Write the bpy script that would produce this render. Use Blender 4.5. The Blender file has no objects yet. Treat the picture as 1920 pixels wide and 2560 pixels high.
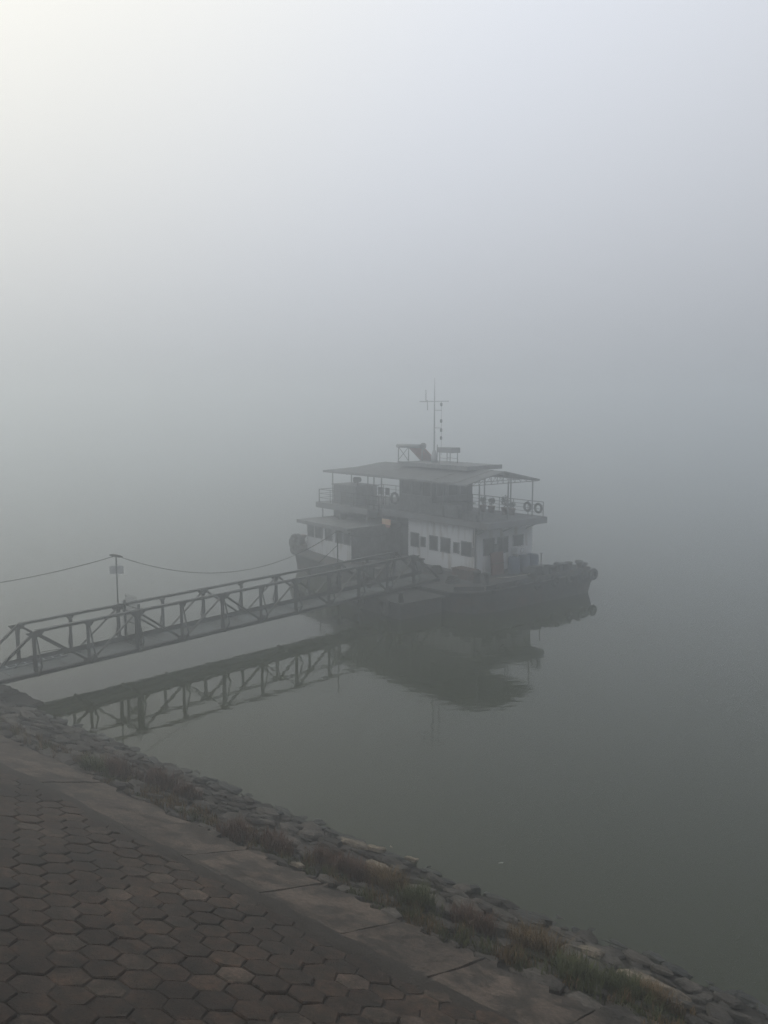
import bpy, math, random
from mathutils import Vector, Matrix, Euler
random.seed(11)
sc = bpy.context.scene
C = sc.collection
R = math.radians

# ---------------------------------------------------------------- camera
HC = 8.5
F_PX, PITCH = 2118.0, 6.95
cam_d = bpy.data.cameras.new("camera"); cam = bpy.data.objects.new("camera", cam_d); C.objects.link(cam)
cam_d.sensor_fit = 'VERTICAL'; cam_d.sensor_height = 36.0; cam_d.lens = 36.0 * F_PX / 2560.0
cam_d.clip_start = 0.1; cam_d.clip_end = 5000
cam.location = (0, 0, HC); cam.rotation_euler = (R(90 - PITCH), 0, 0)
sc.camera = cam

# ---------------------------------------------------------------- sky and sun
SKY_K0, SKY_K1, SKY_G0, SKY_G1, SKY_OVER, SKY_NISH = 0.47, 0.30, 0.60, 1.58, 0.9, 0.10
SUN_AZ, SUN_EL = -52.0, 41.0        # azimuth from the view direction (left is negative), elevation
S = Vector((math.sin(R(SUN_AZ)) * math.cos(R(SUN_EL)), math.cos(R(SUN_AZ)) * math.cos(R(SUN_EL)), math.sin(R(SUN_EL))))
w = bpy.data.worlds.new("World"); sc.world = w; w.use_nodes = True
nt = w.node_tree; nt.nodes.clear()
def N(t, **k):
    n = nt.nodes.new(t)
    for a, b in k.items(): setattr(n, a, b)
    return n
out = N('ShaderNodeOutputWorld'); bg = N('ShaderNodeBackground'); bg.inputs[1].default_value = 0.10
sky = N('ShaderNodeTexSky', sky_type='NISHITA', sun_disc=False)
sky.sun_elevation = R(SUN_EL); sky.sun_rotation = R(SUN_AZ); sky.dust_density = 6.0; sky.air_density = 1.0; sky.ozone_density = 1.0
hs = N('ShaderNodeHueSaturation'); hs.inputs['Saturation'].default_value = 0.22; hs.inputs['Value'].default_value = 1.0
tc = N('ShaderNodeTexCoord'); sep = N('ShaderNodeSeparateXYZ')
nt.links.new(tc.outputs['Generated'], sep.inputs[0])
# overcast: the fog bank overhead is thinner towards the zenith and brighter on the sun's side
def math_(op, a, b=None, c=None):
    n = N('ShaderNodeMath', operation=op)
    for i, v in enumerate((a, b, c)):
        if v is None: continue
        if isinstance(v, (int, float)): n.inputs[i].default_value = v
        else: nt.links.new(v, n.inputs[i])
    return n.outputs[0]
dot = N('ShaderNodeVectorMath', operation='DOT_PRODUCT'); dot.inputs[1].default_value = S
nt.links.new(tc.outputs['Generated'], dot.inputs[0]); dv_ = dot.outputs['Value']
side = math_('MAXIMUM', math_('MULTIPLY_ADD', dv_, SKY_K1, SKY_K0), 0.06)
el = math_('MAXIMUM', sep.outputs[2], 0.0)
gel = math_('MULTIPLY_ADD', math_('POWER', math_('DIVIDE', el, 0.62), 0.65), SKY_G1 - SKY_G0, SKY_G0)
gel = math_('MINIMUM', gel, SKY_G1*1.05)
lum = math_('MULTIPLY', side, gel)
tint = N('ShaderNodeMix', data_type='RGBA')
tf = N('ShaderNodeMapRange', interpolation_type='SMOOTHSTEP'); tf.inputs[1].default_value = 0.55; tf.inputs[2].default_value = 1.0
nt.links.new(dv_, tf.inputs[0]); nt.links.new(tf.outputs[0], tint.inputs[0])
tint.inputs[6].default_value = (0.945, 0.985, 1.07, 1); tint.inputs[7].default_value = (1.03, 1.0, 0.89, 1)
ov = N('ShaderNodeVectorMath', operation='SCALE'); nt.links.new(tint.outputs[2], ov.inputs[0]); nt.links.new(math_('MULTIPLY', lum, 10.0*SKY_OVER), ov.inputs['Scale'])
sk = N('ShaderNodeVectorMath', operation='SCALE'); nt.links.new(hs.outputs[0], sk.inputs[0]); sk.inputs['Scale'].default_value = SKY_NISH
ad = N('ShaderNodeVectorMath', operation='ADD'); nt.links.new(ov.outputs[0], ad.inputs[0]); nt.links.new(sk.outputs[0], ad.inputs[1])
nt.links.new(sky.outputs[0], hs.inputs['Color'])
nt.links.new(ad.outputs[0], bg.inputs[0]); nt.links.new(bg.outputs[0], out.inputs[0])

sun_d = bpy.data.lights.new("sun", 'SUN'); sun = bpy.data.objects.new("sun", sun_d); C.objects.link(sun)
sun_d.energy = 0.5; sun_d.angle = R(20); sun_d.color = (1.0, 0.95, 0.86)
sun.location = S * 60; sun.rotation_euler = S.to_track_quat('Z', 'Y').to_euler()

sc.view_settings.view_transform = 'Standard'; sc.view_settings.look = 'None'
sc.view_settings.exposure = 0.0; sc.view_settings.gamma = 1.0; sc.view_settings.use_curve_mapping = False
sc.render.engine = 'CYCLES'
sc.cycles.volume_bounces = 5; sc.cycles.max_bounces = 8; sc.cycles.diffuse_bounces = 3; sc.cycles.glossy_bounces = 3
sc.cycles.transmission_bounces = 4; sc.cycles.use_denoising = True; sc.cycles.denoiser = 'OPENIMAGEDENOISE'; sc.cycles.denoising_input_passes = 'RGB_ALBEDO_NORMAL'; sc.cycles.denoising_prefilter = 'NONE'; sc.cycles.use_adaptive_sampling = False
sc.cycles.caustics_reflective = False; sc.cycles.caustics_refractive = False

FOG = 0.0200

# ---------------------------------------------------------------- materials
MAT = {}
def mat(name, col, rough=0.8, var=0.25, scale=3.0, bump=0.0, bscale=20.0, metal=0.0, spec=0.3, col2=None, objvar=0.0, detail=6.0, lo=0.35, hi=0.65, grit=0.0, gscale=45.0, patch=0.0, nr=0.5, zs=1.0):
    """base colour broken by noise towards col2 (or a darker tone), optional per-object variation and fine relief"""
    m = bpy.data.materials.new(name); m.use_nodes = True; MAT[name] = m
    t = m.node_tree; b = t.nodes['Principled BSDF']
    b.inputs['Roughness'].default_value = rough; b.inputs['Metallic'].default_value = metal
    b.inputs['Specular IOR Level'].default_value = spec
    tc = t.nodes.new('ShaderNodeTexCoord'); ge = t.nodes.new('ShaderNodeNewGeometry')
    nz = t.nodes.new('ShaderNodeTexNoise'); nz.inputs['Scale'].default_value = scale; nz.inputs['Detail'].default_value = detail; nz.inputs['Roughness'].default_value = nr
    if zs != 1.0:
        mpp = t.nodes.new('ShaderNodeMapping'); mpp.inputs['Scale'].default_value = (1, 1, zs); t.links.new(ge.outputs['Position'], mpp.inputs[0]); t.links.new(mpp.outputs[0], nz.inputs['Vector'])
    else: t.links.new(ge.outputs['Position'], nz.inputs['Vector'])
    rp = t.nodes.new('ShaderNodeValToRGB'); t.links.new(nz.outputs['Fac'], rp.inputs[0])
    c2 = col2 or tuple(c * (1 - var) for c in col)
    rp.color_ramp.elements[0].position = lo; rp.color_ramp.elements[1].position = hi
    rp.color_ramp.elements[0].color = (*c2, 1); rp.color_ramp.elements[1].color = (*col, 1)
    last = rp.outputs[0]
    if objvar:
        oi = t.nodes.new('ShaderNodeObjectInfo'); mr = t.nodes.new('ShaderNodeMapRange')
        mr.inputs[3].default_value = 1 - objvar; mr.inputs[4].default_value = 1 + objvar
        t.links.new(oi.outputs['Random'], mr.inputs[0])
        vm = t.nodes.new('ShaderNodeVectorMath'); vm.operation = 'SCALE'
        t.links.new(last, vm.inputs[0]); t.links.new(mr.outputs[0], vm.inputs['Scale']); last = vm.outputs[0]
    for amt, gs, l0, h0 in ((grit, gscale, .40, .60), (patch, .55, .42, .58)):
        if amt:
            n3 = t.nodes.new('ShaderNodeTexNoise'); n3.inputs['Scale'].default_value = gs; n3.inputs['Detail'].default_value = 6; n3.inputs['Roughness'].default_value = .7
            t.links.new(ge.outputs['Position'], n3.inputs['Vector'])
            m3 = t.nodes.new('ShaderNodeMapRange'); m3.inputs[1].default_value = l0; m3.inputs[2].default_value = h0; m3.inputs[3].default_value = 1-amt; m3.inputs[4].default_value = 1+amt
            t.links.new(n3.outputs['Fac'], m3.inputs[0])
            v3 = t.nodes.new('ShaderNodeVectorMath'); v3.operation = 'SCALE'
            t.links.new(last, v3.inputs[0]); t.links.new(m3.outputs[0], v3.inputs['Scale']); last = v3.outputs[0]
    t.links.new(last, b.inputs['Base Color'])
    if bump:
        n2 = t.nodes.new('ShaderNodeTexNoise'); n2.inputs['Scale'].default_value = bscale; n2.inputs['Detail'].default_value = 5
        t.links.new(ge.outputs['Position'], n2.inputs['Vector'])
        bp = t.nodes.new('ShaderNodeBump'); bp.inputs['Strength'].default_value = bump; bp.inputs['Distance'].default_value = 0.02
        t.links.new(n2.outputs['Fac'], bp.inputs['Height']); t.links.new(bp.outputs[0], b.inputs['Normal'])
    return m
mat('steel', (0.042, 0.047, 0.050), 0.55, scale=1.8, col2=(0.024, 0.024, 0.024), spec=0.5, detail=10, grit=.35, gscale=9)
mat('deck_steel', (0.085, 0.100, 0.100), 0.65, scale=1.2, col2=(0.040, 0.043, 0.041), detail=10, lo=.4, hi=.6, grit=.3, gscale=8)
mat('dark_steel', (0.022, 0.023, 0.024), 0.6, scale=3)
mat('hull', (0.046, 0.048, 0.048), 0.7, scale=1.3, col2=(0.070, 0.046, 0.036), lo=0.3, hi=0.5, grit=.3, gscale=5)
mat('rust_hull', (0.11, 0.05, 0.035), 0.75, scale=2, col2=(0.05, 0.04, 0.035))
mat('deck_paint', (0.045, 0.047, 0.046), 0.85, scale=2, col2=(0.028, 0.028, 0.027))
mat('white_paint', (0.68, 0.69, 0.70), 0.6, scale=3.2, col2=(0.42, 0.40, 0.37), spec=0.4, detail=9, lo=0.32, hi=0.50, zs=.2)
mat('grey_paint', (0.20, 0.205, 0.21), 0.65, scale=1.5, col2=(0.14, 0.14, 0.14))
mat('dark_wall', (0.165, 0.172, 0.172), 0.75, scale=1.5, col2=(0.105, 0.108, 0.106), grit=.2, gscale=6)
mat('window_frame', (0.20, 0.21, 0.215), 0.6)
mat('window_glass', (0.085, 0.090, 0.092), 0.15, scale=2.5, col2=(0.03, 0.032, 0.034), spec=0.5, lo=.4, hi=.6)
mat('canopy_sheet', (0.090, 0.096, 0.096), 0.75, scale=1.6, col2=(0.060, 0.062, 0.060), grit=.25, gscale=4)
mat('red_paint', (0.17, 0.075, 0.065), 0.7, scale=4)
mat('solar_red', (0.36, 0.13, 0.11), 0.6, scale=4)
mat('blue_plastic', (0.080, 0.110, 0.170), 0.7, scale=2, col2=(0.05, 0.065, 0.09))
mat('rubber', (0.035, 0.035, 0.035), 0.85, scale=5)
mat('sign_white', (0.45, 0.46, 0.46), 0.6, scale=5)
mat('sign_cream', (0.78, 0.58, 0.38), 0.6, scale=4, col2=(0.7, 0.36, 0.26))
mat('cable', (0.02, 0.02, 0.02), 0.7)
mat('rope', (0.32, 0.30, 0.26), 0.9)
mat('wood', (0.10, 0.075, 0.055), 0.85, scale=3)
mat('pot_clay', (0.15, 0.08, 0.055), 0.85)
mat('leaf_dark', (0.035, 0.05, 0.028), 0.8, objvar=0.3)
mat('dirt', (0.030, 0.025, 0.020), 0.95, bump=1.0, bscale=45, scale=5, grit=0.4, gscale=30)
mat('soil', (0.020, 0.017, 0.014), 0.95, bump=0.6, bscale=30, scale=4)
mat('paver', (0.043, 0.026, 0.017), 0.88, scale=5.0, col2=(0.016, 0.012, 0.008), bump=1.0, bscale=60, objvar=0.34, detail=12, lo=0.40, hi=0.62, grit=0.40, gscale=18, patch=0.35, nr=0.65)
mat('paver_dusty', (0.066, 0.047, 0.036), 0.9, scale=4.0, col2=(0.026, 0.020, 0.014), bump=1.0, bscale=60, objvar=0.3, detail=12, lo=0.42, hi=0.60, grit=0.40, gscale=18, patch=0.3, nr=0.65)
mat('slab', (0.076, 0.058, 0.045), 0.88, scale=2.1, col2=(0.034, 0.028, 0.022), bump=1.0, bscale=45, detail=14, lo=0.455, hi=0.545, grit=0.35, gscale=16, patch=0.25, nr=0.72)
mat('stone', (0.062, 0.054, 0.046), 0.88, scale=3.5, col2=(0.026, 0.024, 0.020), bump=1.0, bscale=28, objvar=0.45, grit=0.35, gscale=22)
mat('stone_pale', (0.19, 0.155, 0.115), 0.88, scale=9, col2=(0.085, 0.072, 0.056), bump=1.0, bscale=30, grit=0.3, gscale=25)
mat('stone_wet', (0.026, 0.026, 0.022), 0.5, scale=3, bump=1.0, bscale=28, objvar=0.35, grit=0.3, gscale=22)
mat('concrete', (0.20, 0.19, 0.175), 0.85, scale=1.5, bump=0.3)
mat('grass_green', (0.088, 0.098, 0.036), 0.85, scale=5, col2=(0.045, 0.052, 0.022))
mat('grass_dry', (0.170, 0.112, 0.052), 0.9, scale=6, col2=(0.080, 0.056, 0.028))
mat('weed_red', (0.115, 0.064, 0.042), 0.9, scale=6, col2=(0.055, 0.034, 0.025))
mat('litter', (0.25, 0.25, 0.24), 0.8)
mat('mast_paint', (0.34, 0.35, 0.36), 0.6, scale=3)

m = bpy.data.materials.new('river_water'); m.use_nodes = True; MAT['water'] = m
t = m.node_tree; b = t.nodes['Principled BSDF']
b.inputs['Base Color'].default_value = (0.016, 0.020, 0.005, 1); b.inputs['Roughness'].default_value = 0.045
b.inputs['IOR'].default_value = 1.33; b.inputs['Specular IOR Level'].default_value = 0.5
ge = t.nodes.new('ShaderNodeNewGeometry')
mp = t.nodes.new('ShaderNodeMapping'); mp.inputs['Scale'].default_value = (0.7, 1.4, 1); mp.inputs['Rotation'].default_value = (0, 0, R(-20))
t.links.new(ge.outputs['Position'], mp.inputs[0])
nz = t.nodes.new('ShaderNodeTexNoise'); nz.inputs['Scale'].default_value = 2.4; nz.inputs['Detail'].default_value = 2.0; nz.inputs['Roughness'].default_value = 0.4
t.links.new(mp.outputs[0], nz.inputs['Vector'])
bp = t.nodes.new('ShaderNodeBump'); bp.inputs['Strength'].default_value = 0.16; bp.inputs['Distance'].default_value = 0.022
n2 = t.nodes.new('ShaderNodeTexNoise'); n2.inputs['Scale'].default_value = 0.055; n2.inputs['Detail'].default_value = 4
t.links.new(ge.outputs['Position'], n2.inputs['Vector'])
m2 = t.nodes.new('ShaderNodeMapRange'); m2.inputs[1].default_value = .40; m2.inputs[2].default_value = .66; m2.inputs[3].default_value = .05; m2.inputs[4].default_value = .22
t.links.new(n2.outputs['Fac'], m2.inputs[0]); t.links.new(m2.outputs[0], bp.inputs['Strength'])
t.links.new(nz.outputs['Fac'], bp.inputs['Height']); t.links.new(bp.outputs[0], b.inputs['Normal'])

# ---------------------------------------------------------------- mesh helpers
class MB:
    """collects shapes and links them as ONE mesh object"""
    def __init__(s): s.v = []; s.f = []; s.sm = []
    def add(s, vs, fs, smooth=False):
        o = len(s.v); s.v += [tuple(p) for p in vs]
        for f in fs: s.f.append([i + o for i in f]); s.sm.append(smooth)
    def box(s, x0, x1, y0, y1, z0, z1, b=0.0):
        if b <= 0:
            vs = [(x0,y0,z0),(x1,y0,z0),(x1,y1,z0),(x0,y1,z0),(x0,y0,z1),(x1,y0,z1),(x1,y1,z1),(x0,y1,z1)]
            s.add(vs, [(0,3,2,1),(4,5,6,7),(0,1,5,4),(1,2,6,5),(2,3,7,6),(3,0,4,7)])
        else:
            ring = lambda i, z: [(x0+i,y0,z),(x1-i,y0,z),(x1,y0+i,z),(x1,y1-i,z),(x1-i,y1,z),(x0+i,y1,z),(x0,y1-i,z),(x0,y0+i,z)]
            ins = lambda i, z: [(x0+i,y0+i*.4,z),(x1-i,y0+i*.4,z),(x1-i*.4,y0+i,z),(x1-i*.4,y1-i,z),(x1-i,y1-i*.4,z),(x0+i,y1-i*.4,z),(x0+i*.4,y1-i,z),(x0+i*.4,y0+i,z)]
            vs = ins(b*1.5, z0) + ring(b, z0+b) + ring(b, z1-b) + ins(b*1.5, z1)
            fs = [tuple(range(7,-1,-1)), tuple(range(24,32))]
            for k in range(3):
                for i in range(8): fs.append((k*8+i, k*8+(i+1)%8, (k+1)*8+(i+1)%8, (k+1)*8+i))
            s.add(vs, fs)
        return s
    def bar(s, p, q, w, h=None, up=(0,0,1)):
        h = h or w; p = Vector(p); q = Vector(q); d = (q-p).normalized(); u = Vector(up)
        if abs(d.dot(u)) > 0.98: u = Vector((0,1,0))
        r = d.cross(u).normalized(); u = r.cross(d).normalized()
        vs = []
        for c in (p, q):
            for a, b_ in ((-1,-1),(1,-1),(1,1),(-1,1)): vs.append(c + r*(a*w/2) + u*(b_*h/2))
        s.add(vs, [(0,1,2,3),(7,6,5,4),(0,4,5,1),(1,5,6,2),(2,6,7,3),(3,7,4,0)]); return s
    def channel(s, p, q, w, h, th=0.012, up=(0,0,1)):
        """a rolled channel: web plus two flanges"""
        p = Vector(p); q = Vector(q); d = (q-p).normalized(); u = Vector(up)
        if abs(d.dot(u)) > 0.98: u = Vector((0,1,0))
        r = d.cross(u).normalized(); u = r.cross(d).normalized()
        s.bar(p, q, th, h, u)
        for k in (-1, 1):
            o = u*(k*(h/2 - th/2)) + r*(w/2 + th/2*0)
            s.bar(p + o, q + o, w - th, th, u)
        return s
    def tube(s, pts, r, n=8, cap=True):
        pts = [Vector(p) for p in pts]; rings = []
        for i, p in enumerate(pts):
            d = (pts[min(i+1,len(pts)-1)] - pts[max(i-1,0)]).normalized()
            u = Vector((0,0,1)) if abs(d.z) < 0.95 else Vector((1,0,0))
            a = d.cross(u).normalized(); b_ = d.cross(a).normalized()
            rr = r[i] if isinstance(r, (list, tuple)) else r
            rings.append([p + (a*math.cos(k*2*math.pi/n) + b_*math.sin(k*2*math.pi/n))*rr for k in range(n)])
        vs = [v for g in rings for v in g]; fs = []
        for i in range(len(pts)-1):
            for k in range(n): fs.append((i*n+k, i*n+(k+1)%n, (i+1)*n+(k+1)%n, (i+1)*n+k))
        if cap: fs += [tuple(range(n-1,-1,-1)), tuple((len(pts)-1)*n + k for k in range(n))]
        s.add(vs, fs, True); return s
    def lathe(s, prof, n=14, c=(0,0,0)):
        vs = []; fs = []
        for r_, z in prof:
            for k in range(n): vs.append((c[0]+r_*math.cos(k*2*math.pi/n), c[1]+r_*math.sin(k*2*math.pi/n), c[2]+z))
        for i in range(len(prof)-1):
            for k in range(n): fs.append((i*n+k, i*n+(k+1)%n, (i+1)*n+(k+1)%n, (i+1)*n+k))
        fs += [tuple(range(n-1,-1,-1)), tuple((len(prof)-1)*n+k for k in range(n))]
        s.add(vs, fs, True); return s
    def torus(s, c, R_, r_, axis='y', n=18, k=8, sq=1.0):
        vs = []; fs = []
        for i in range(n):
            a = i*2*math.pi/n
            for j in range(k):
                b_ = j*2*math.pi/k; rad = R_ + r_*math.cos(b_); o = r_*sq*math.sin(b_)
                p = (rad*math.cos(a), o, rad*math.sin(a)) if axis == 'y' else ((o, rad*math.cos(a), rad*math.sin(a)) if axis == 'x' else (rad*math.cos(a), rad*math.sin(a), o))
                vs.append((c[0]+p[0], c[1]+p[1], c[2]+p[2]))
        for i in range(n):
            for j in range(k): fs.append((i*k+j, ((i+1)%n)*k+j, ((i+1)%n)*k+(j+1)%k, i*k+(j+1)%k))
        s.add(vs, fs, True); return s
    def prism(s, poly, z0, z1):
        n = len(poly); vs = [(x,y,z0) for x,y in poly] + [(x,y,z1) for x,y in poly]
        s.add(vs, [tuple(range(n-1,-1,-1)), tuple(range(n,2*n))] + [(i,(i+1)%n,n+(i+1)%n,n+i) for i in range(n)]); return s
    def mesh(s, name):
        me = bpy.data.meshes.new(name); me.from_pydata(s.v, [], s.f)
        me.polygons.foreach_set('use_smooth', s.sm); me.validate(); me.update(); return me
    def build(s, name, m, parent=None, loc=None, rot=None):
        me = s.mesh(name); me.materials.append(MAT[m]); return link(name, me, parent, loc, rot)
def link(name, me, parent=None, loc=None, rot=None):
    o = bpy.data.objects.new(name, me); C.objects.link(o); o.parent = parent
    if loc is not None: o.location = loc
    if rot is not None: o.rotation_euler = rot
    return o
def tag(o, label=None, cat=None, group=None, kind=None):
    if label: o['label'] = label
    if cat: o['category'] = cat
    if group: o['group'] = group
    if kind: o['kind'] = kind
    return o
def empty(name, loc, rot=(0,0,0)):
    o = bpy.data.objects.new(name, None); C.objects.link(o); o.location = loc; o.rotation_euler = rot; o.empty_display_size = 0.3
    return o
def copy_tree(o, parent=None):
    c = o.copy(); C.objects.link(c); c.parent = parent
    for ch in list(o.children): copy_tree(ch, c)
    return c

# frames: bank (a along the shore to the right, o towards the water), boat (x right, y away), gangway
BK = R(51.88 - 90); BT = R(38.865 - 90); GW = R(90 - 44.09)
def rot2(p, a): return (p[0]*math.cos(a) - p[1]*math.sin(a), p[0]*math.sin(a) + p[1]*math.cos(a))
def bank(a, o, h): x, y = rot2((a, o), BK); return (x, y, h)
def boat(x, y, h): p = rot2((x, y), BT); return (p[0], p[1], h)
SLOPE, O_S = 0.361, 12.3
TH = math.atan(SLOPE)
def hb(o): return SLOPE*(O_S - o)

# ================================================================ THE SETTING
# river
mb = MB(); mb.add([(-900,-300,0),(900,-300,0),(900,1500,0),(-900,1500,0)], [(0,1,2,3)])
tag(mb.build('river_water', 'water'), kind='structure')

# embankment: one sheet from the foot of the promenade wall down under the water
mb = MB(); prof = [(0.0, hb(0.0)-0.030), (7.7, hb(7.7)-0.030), (9.4, hb(9.4)-0.10), (11.0, hb(11.0)-0.10), (12.3, -0.08), (14.5, -0.9), (20, -2.2)]
na = 60; A0, A1 = -160, 60
for o, h in prof:
    for i in range(na+1):
        mb.v.append(bank(A0 + (A1-A0)*i/na, o, h + (random.uniform(-.02,.02) if 9 < o < 14 else 0)))
for j in range(len(prof)-1):
    for i in range(na):
        mb.f.append([j*(na+1)+i, j*(na+1)+i+1, (j+1)*(na+1)+i+1, (j+1)*(na+1)+i]); mb.sm.append(False)
embankment = tag(mb.build('embankment', 'soil'), kind='structure')
mb = MB(); mb.box(A0, A1, -0.1, 0.25, 3.2, 7.0)
tag(mb.build('retaining_wall', 'concrete', rot=(0,0,BK)), kind='structure')
mb = MB(); mb.box(A0, A1, -60, -0.1, 6.4, 6.92)
tag(mb.build('promenade', 'concrete', rot=(0,0,BK)), kind='structure')

# hexagonal pavers
HS = 0.2352
def hex_mesh(seed):
    rnd = random.Random(seed); mb = MB(); g = HS - 0.004
    rr = [g*(1 + rnd.uniform(-.045, .012)) for _ in range(6)]
    an = [math.radians(60*k + rnd.uniform(-2.2, 2.2)) for k in range(6)]
    ring = lambda f, z, dz=0: [(rr[k]*f*math.cos(an[k]), rr[k]*f*math.sin(an[k]), z + rnd.uniform(-dz, dz)) for k in range(6)]
    vs = ring(.93, 0.0, .006) + ring(.99, -.014, .004) + ring(1.0, -.09) + [(0,0,.006)]
    fs = [(k, (k+1)%6, 18) for k in range(6)]
    for j in range(2):
        for k in range(6): fs.append((j*6+k, (j+1)*6+k, (j+1)*6+(k+1)%6, j*6+(k+1)%6))
    mb.add(vs, fs); me = mb.mesh('paver'); me.materials.append(MAT['paver']); return me
HEX = [hex_mesh(i) for i in range(14)]
for i in (3, 9): HEX[i].materials[0] = MAT['paver_dusty']
# lattice fitted to the photograph: column step 1.5 s along the bank, flats facing up and down the slope
HX, HY = -8.675, 4.8744          # bank coordinate a and distance b measured down the slope (b = o / cos TH)
SQ = math.sqrt(3)*HS
spots = []
cosT, sinT = math.cos(TH), math.sin(TH)
def proj(p):
    c, s_ = math.cos(R(PITCH)), math.sin(R(PITCH)); z = p[1]*c - (p[2]-HC)*s_; u = p[1]*s_ + (p[2]-HC)*c
    return (960 + F_PX*p[0]/z, 1280 - F_PX*u/z, z) if z > 0.5 else (9e9, 9e9, z)
for i in range(-90, 60):
    for j in range(-40, 40):
        a = HX + i*1.5*HS
        bb = HY + j*SQ + (SQ/2 if i % 2 else 0)
        o = bb*cosT
        if not (1.3 < o < 7.66): continue
        P = bank(a, o, hb(o)); X, Y, z = proj(P)
        if -700 < X < 2700 and Y < 3700 and z > 0: spots.append((z, a, bb, o, X, Y))
spots.sort()
inview = [s_ for s_ in spots if -60 < s_[4] < 1980 and s_[5] < 2620]
rest = [s_ for s_ in spots if s_ not in inview] + inview[300:]
def hexmat(a, bb, rnd):
    o = bb*cosT; sag = 0.035*math.sin(a*.9+1.3)*math.sin(o*1.7+a*.35)
    h = hb(o) + rnd.gauss(0,.006) + sag*.4
    return bank(a, o, h), (Euler((-TH + rnd.gauss(.010,.018), rnd.gauss(0,.018), 0)).to_matrix().to_4x4())
rnd = random.Random(5)
RB = Matrix.Rotation(BK, 4, 'Z')
for z, a, bb, o, X, Y in inview[:300]:
    P, M = hexmat(a, bb, rnd)
    ob = link('paver', rnd.choice(HEX), embankment)
    ob.matrix_world = Matrix.Translation(P) @ RB @ M @ Matrix.Rotation(math.pi/3*rnd.randrange(6), 4, 'Z')
mb = MB()
for z, a, bb, o, X, Y in rest:
    P, M = hexmat(a, bb, rnd); T = Matrix.Translation(P) @ RB @ M; me = rnd.choice(HEX)
    mb.add([T @ v.co for v in me.vertices], [tuple(p.vertices) for p in me.polygons])
tag(mb.build('distant_pavers', 'paver', embankment), kind='stuff')

# concrete edging slabs
rnd = random.Random(8)
cuts = [-34, -30.9, -27.6, -24.2, -20.9, -17.6, -14.35, -11.6, -10.1, -8.45, -6.9, -5.5, -3.9, -2.2, 1.0, 4.2, 7.5]
for k in range(len(cuts)-1):
    a0, a1 = cuts[k] + .020, cuts[k+1] - .020
    nx, ny = 14, 7; top = []; tilt = rnd.uniform(-.012,.012); lift = rnd.uniform(-0.012, 0.022)
    edge_lo = [rnd.uniform(-.16,.10) for _ in range(nx+1)]
    for i in range(nx+1):
        a = a0 + (a1-a0)*i/nx
        for j in range(ny+1):
            o = 7.78 + (9.24 + edge_lo[i] - 7.78)*j/ny
            jit = 0.006 if (0 < i < nx and 0 < j < ny) else 0.0
            top.append((a + (rnd.uniform(-.012,.012) if j in (0, ny) else 0) + (rnd.uniform(-.02,.02) if i in (0,nx) and 0 < j < ny else 0), o + (rnd.uniform(-.008,.008) if j == 0 else 0), hb(o) + lift + tilt*(i-nx/2)/nx*4*.25 + rnd.uniform(-jit,jit)))
    mb = MB(); n = len(top); vs = [bank(*p) for p in top]
    fs = [(i*(ny+1)+j, (i+1)*(ny+1)+j, (i+1)*(ny+1)+j+1, i*(ny+1)+j+1) for i in range(nx) for j in range(ny)]
    bord = [i*(ny+1) for i in range(nx+1)] + [nx*(ny+1)+j for j in range(1,ny+1)] + [i*(ny+1)+ny for i in range(nx-1,-1,-1)] + [j for j in range(ny-1,0,-1)]
    vb = [Vector(vs[q]) - Vector((0,0,.2)) for q in bord]; nb = len(bord)
    for q in range(nb): fs.append((bord[q], n+q, n+(q+1)%nb, bord[(q+1)%nb]))
    mb.add(vs + vb, fs); mb.build('concrete_slab', 'slab', embankment)

# silted joint between pavers and slabs
rnd = random.Random(31); mb = MB(); prev = None
for i in range(140):
    a = -34 + 41.5*i/139; w0 = 7.60 + rnd.uniform(-.10,.06); w1 = 7.85 + rnd.uniform(-.04,.06)
    row = [bank(a, w0-.12, hb(w0-.12)-.05), bank(a, w0, hb(w0)+.000), bank(a, 7.72, hb(7.72)+.012+rnd.uniform(-.006,.006)), bank(a, w1, hb(w1)+.018), bank(a, w1+.1, hb(w1+.1)-.03)]
    mb.v += row
    if i:
        for k in range(4): mb.f.append([(i-1)*5+k, i*5+k, i*5+k+1, (i-1)*5+k+1]); mb.sm.append(True)
mb.build('silted_joint', 'dirt', embankment)

# rubble stone pitching below the slabs
def stone_mesh(seed, m):
    r_ = random.Random(seed); mb = MB(); n = r_.choice((7,8,9)); an = sorted(2*math.pi*(k + r_.uniform(-.38,.38))/n for k in range(n))
    rad = [r_.uniform(.36,.60) for _ in range(n)]; ex = r_.uniform(.6,1.0); hh = r_.uniform(.08,.17); tx, ty = r_.uniform(-.12,.12), r_.uniform(-.12,.12)
    def ring(f, z, dz, j=.06):
        o_ = []
        for k in range(n):
            q = rad[k]*f*(1 + r_.uniform(-j,j)); x, y = q*math.cos(an[k]), q*ex*math.sin(an[k])
            o_.append((x, y, z + (tx*x + ty*y)*(1 if z > 0 else 0) + r_.uniform(-dz,dz)))
        return o_
    vs = ring(.42, hh, .03, .2) + ring(.80, hh*.86, .03, .1) + ring(.98, hh*.45, .02, .05) + ring(1.0, -.05, .01) + [(0,0,hh*1.05)]
    fs = [(k, (k+1)%n, 4*n) for k in range(n)]
    for j in range(3):
        for k in range(n): fs.append((j*n+k, (j+1)*n+k, (j+1)*n+(k+1)%n, j*n+(k+1)%n))
    mb.add(vs, fs); me = mb.mesh('stone'); me.materials.append(MAT[m]); return me
STN = [stone_mesh(100+i, 'stone') for i in range(16)]
STW = [stone_mesh(140+i, 'stone_wet') for i in range(8)]
STP = [stone_mesh(170+i, 'stone_pale') for i in range(4)]
rnd = random.Random(21); stones = []
o = 9.42
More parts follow.
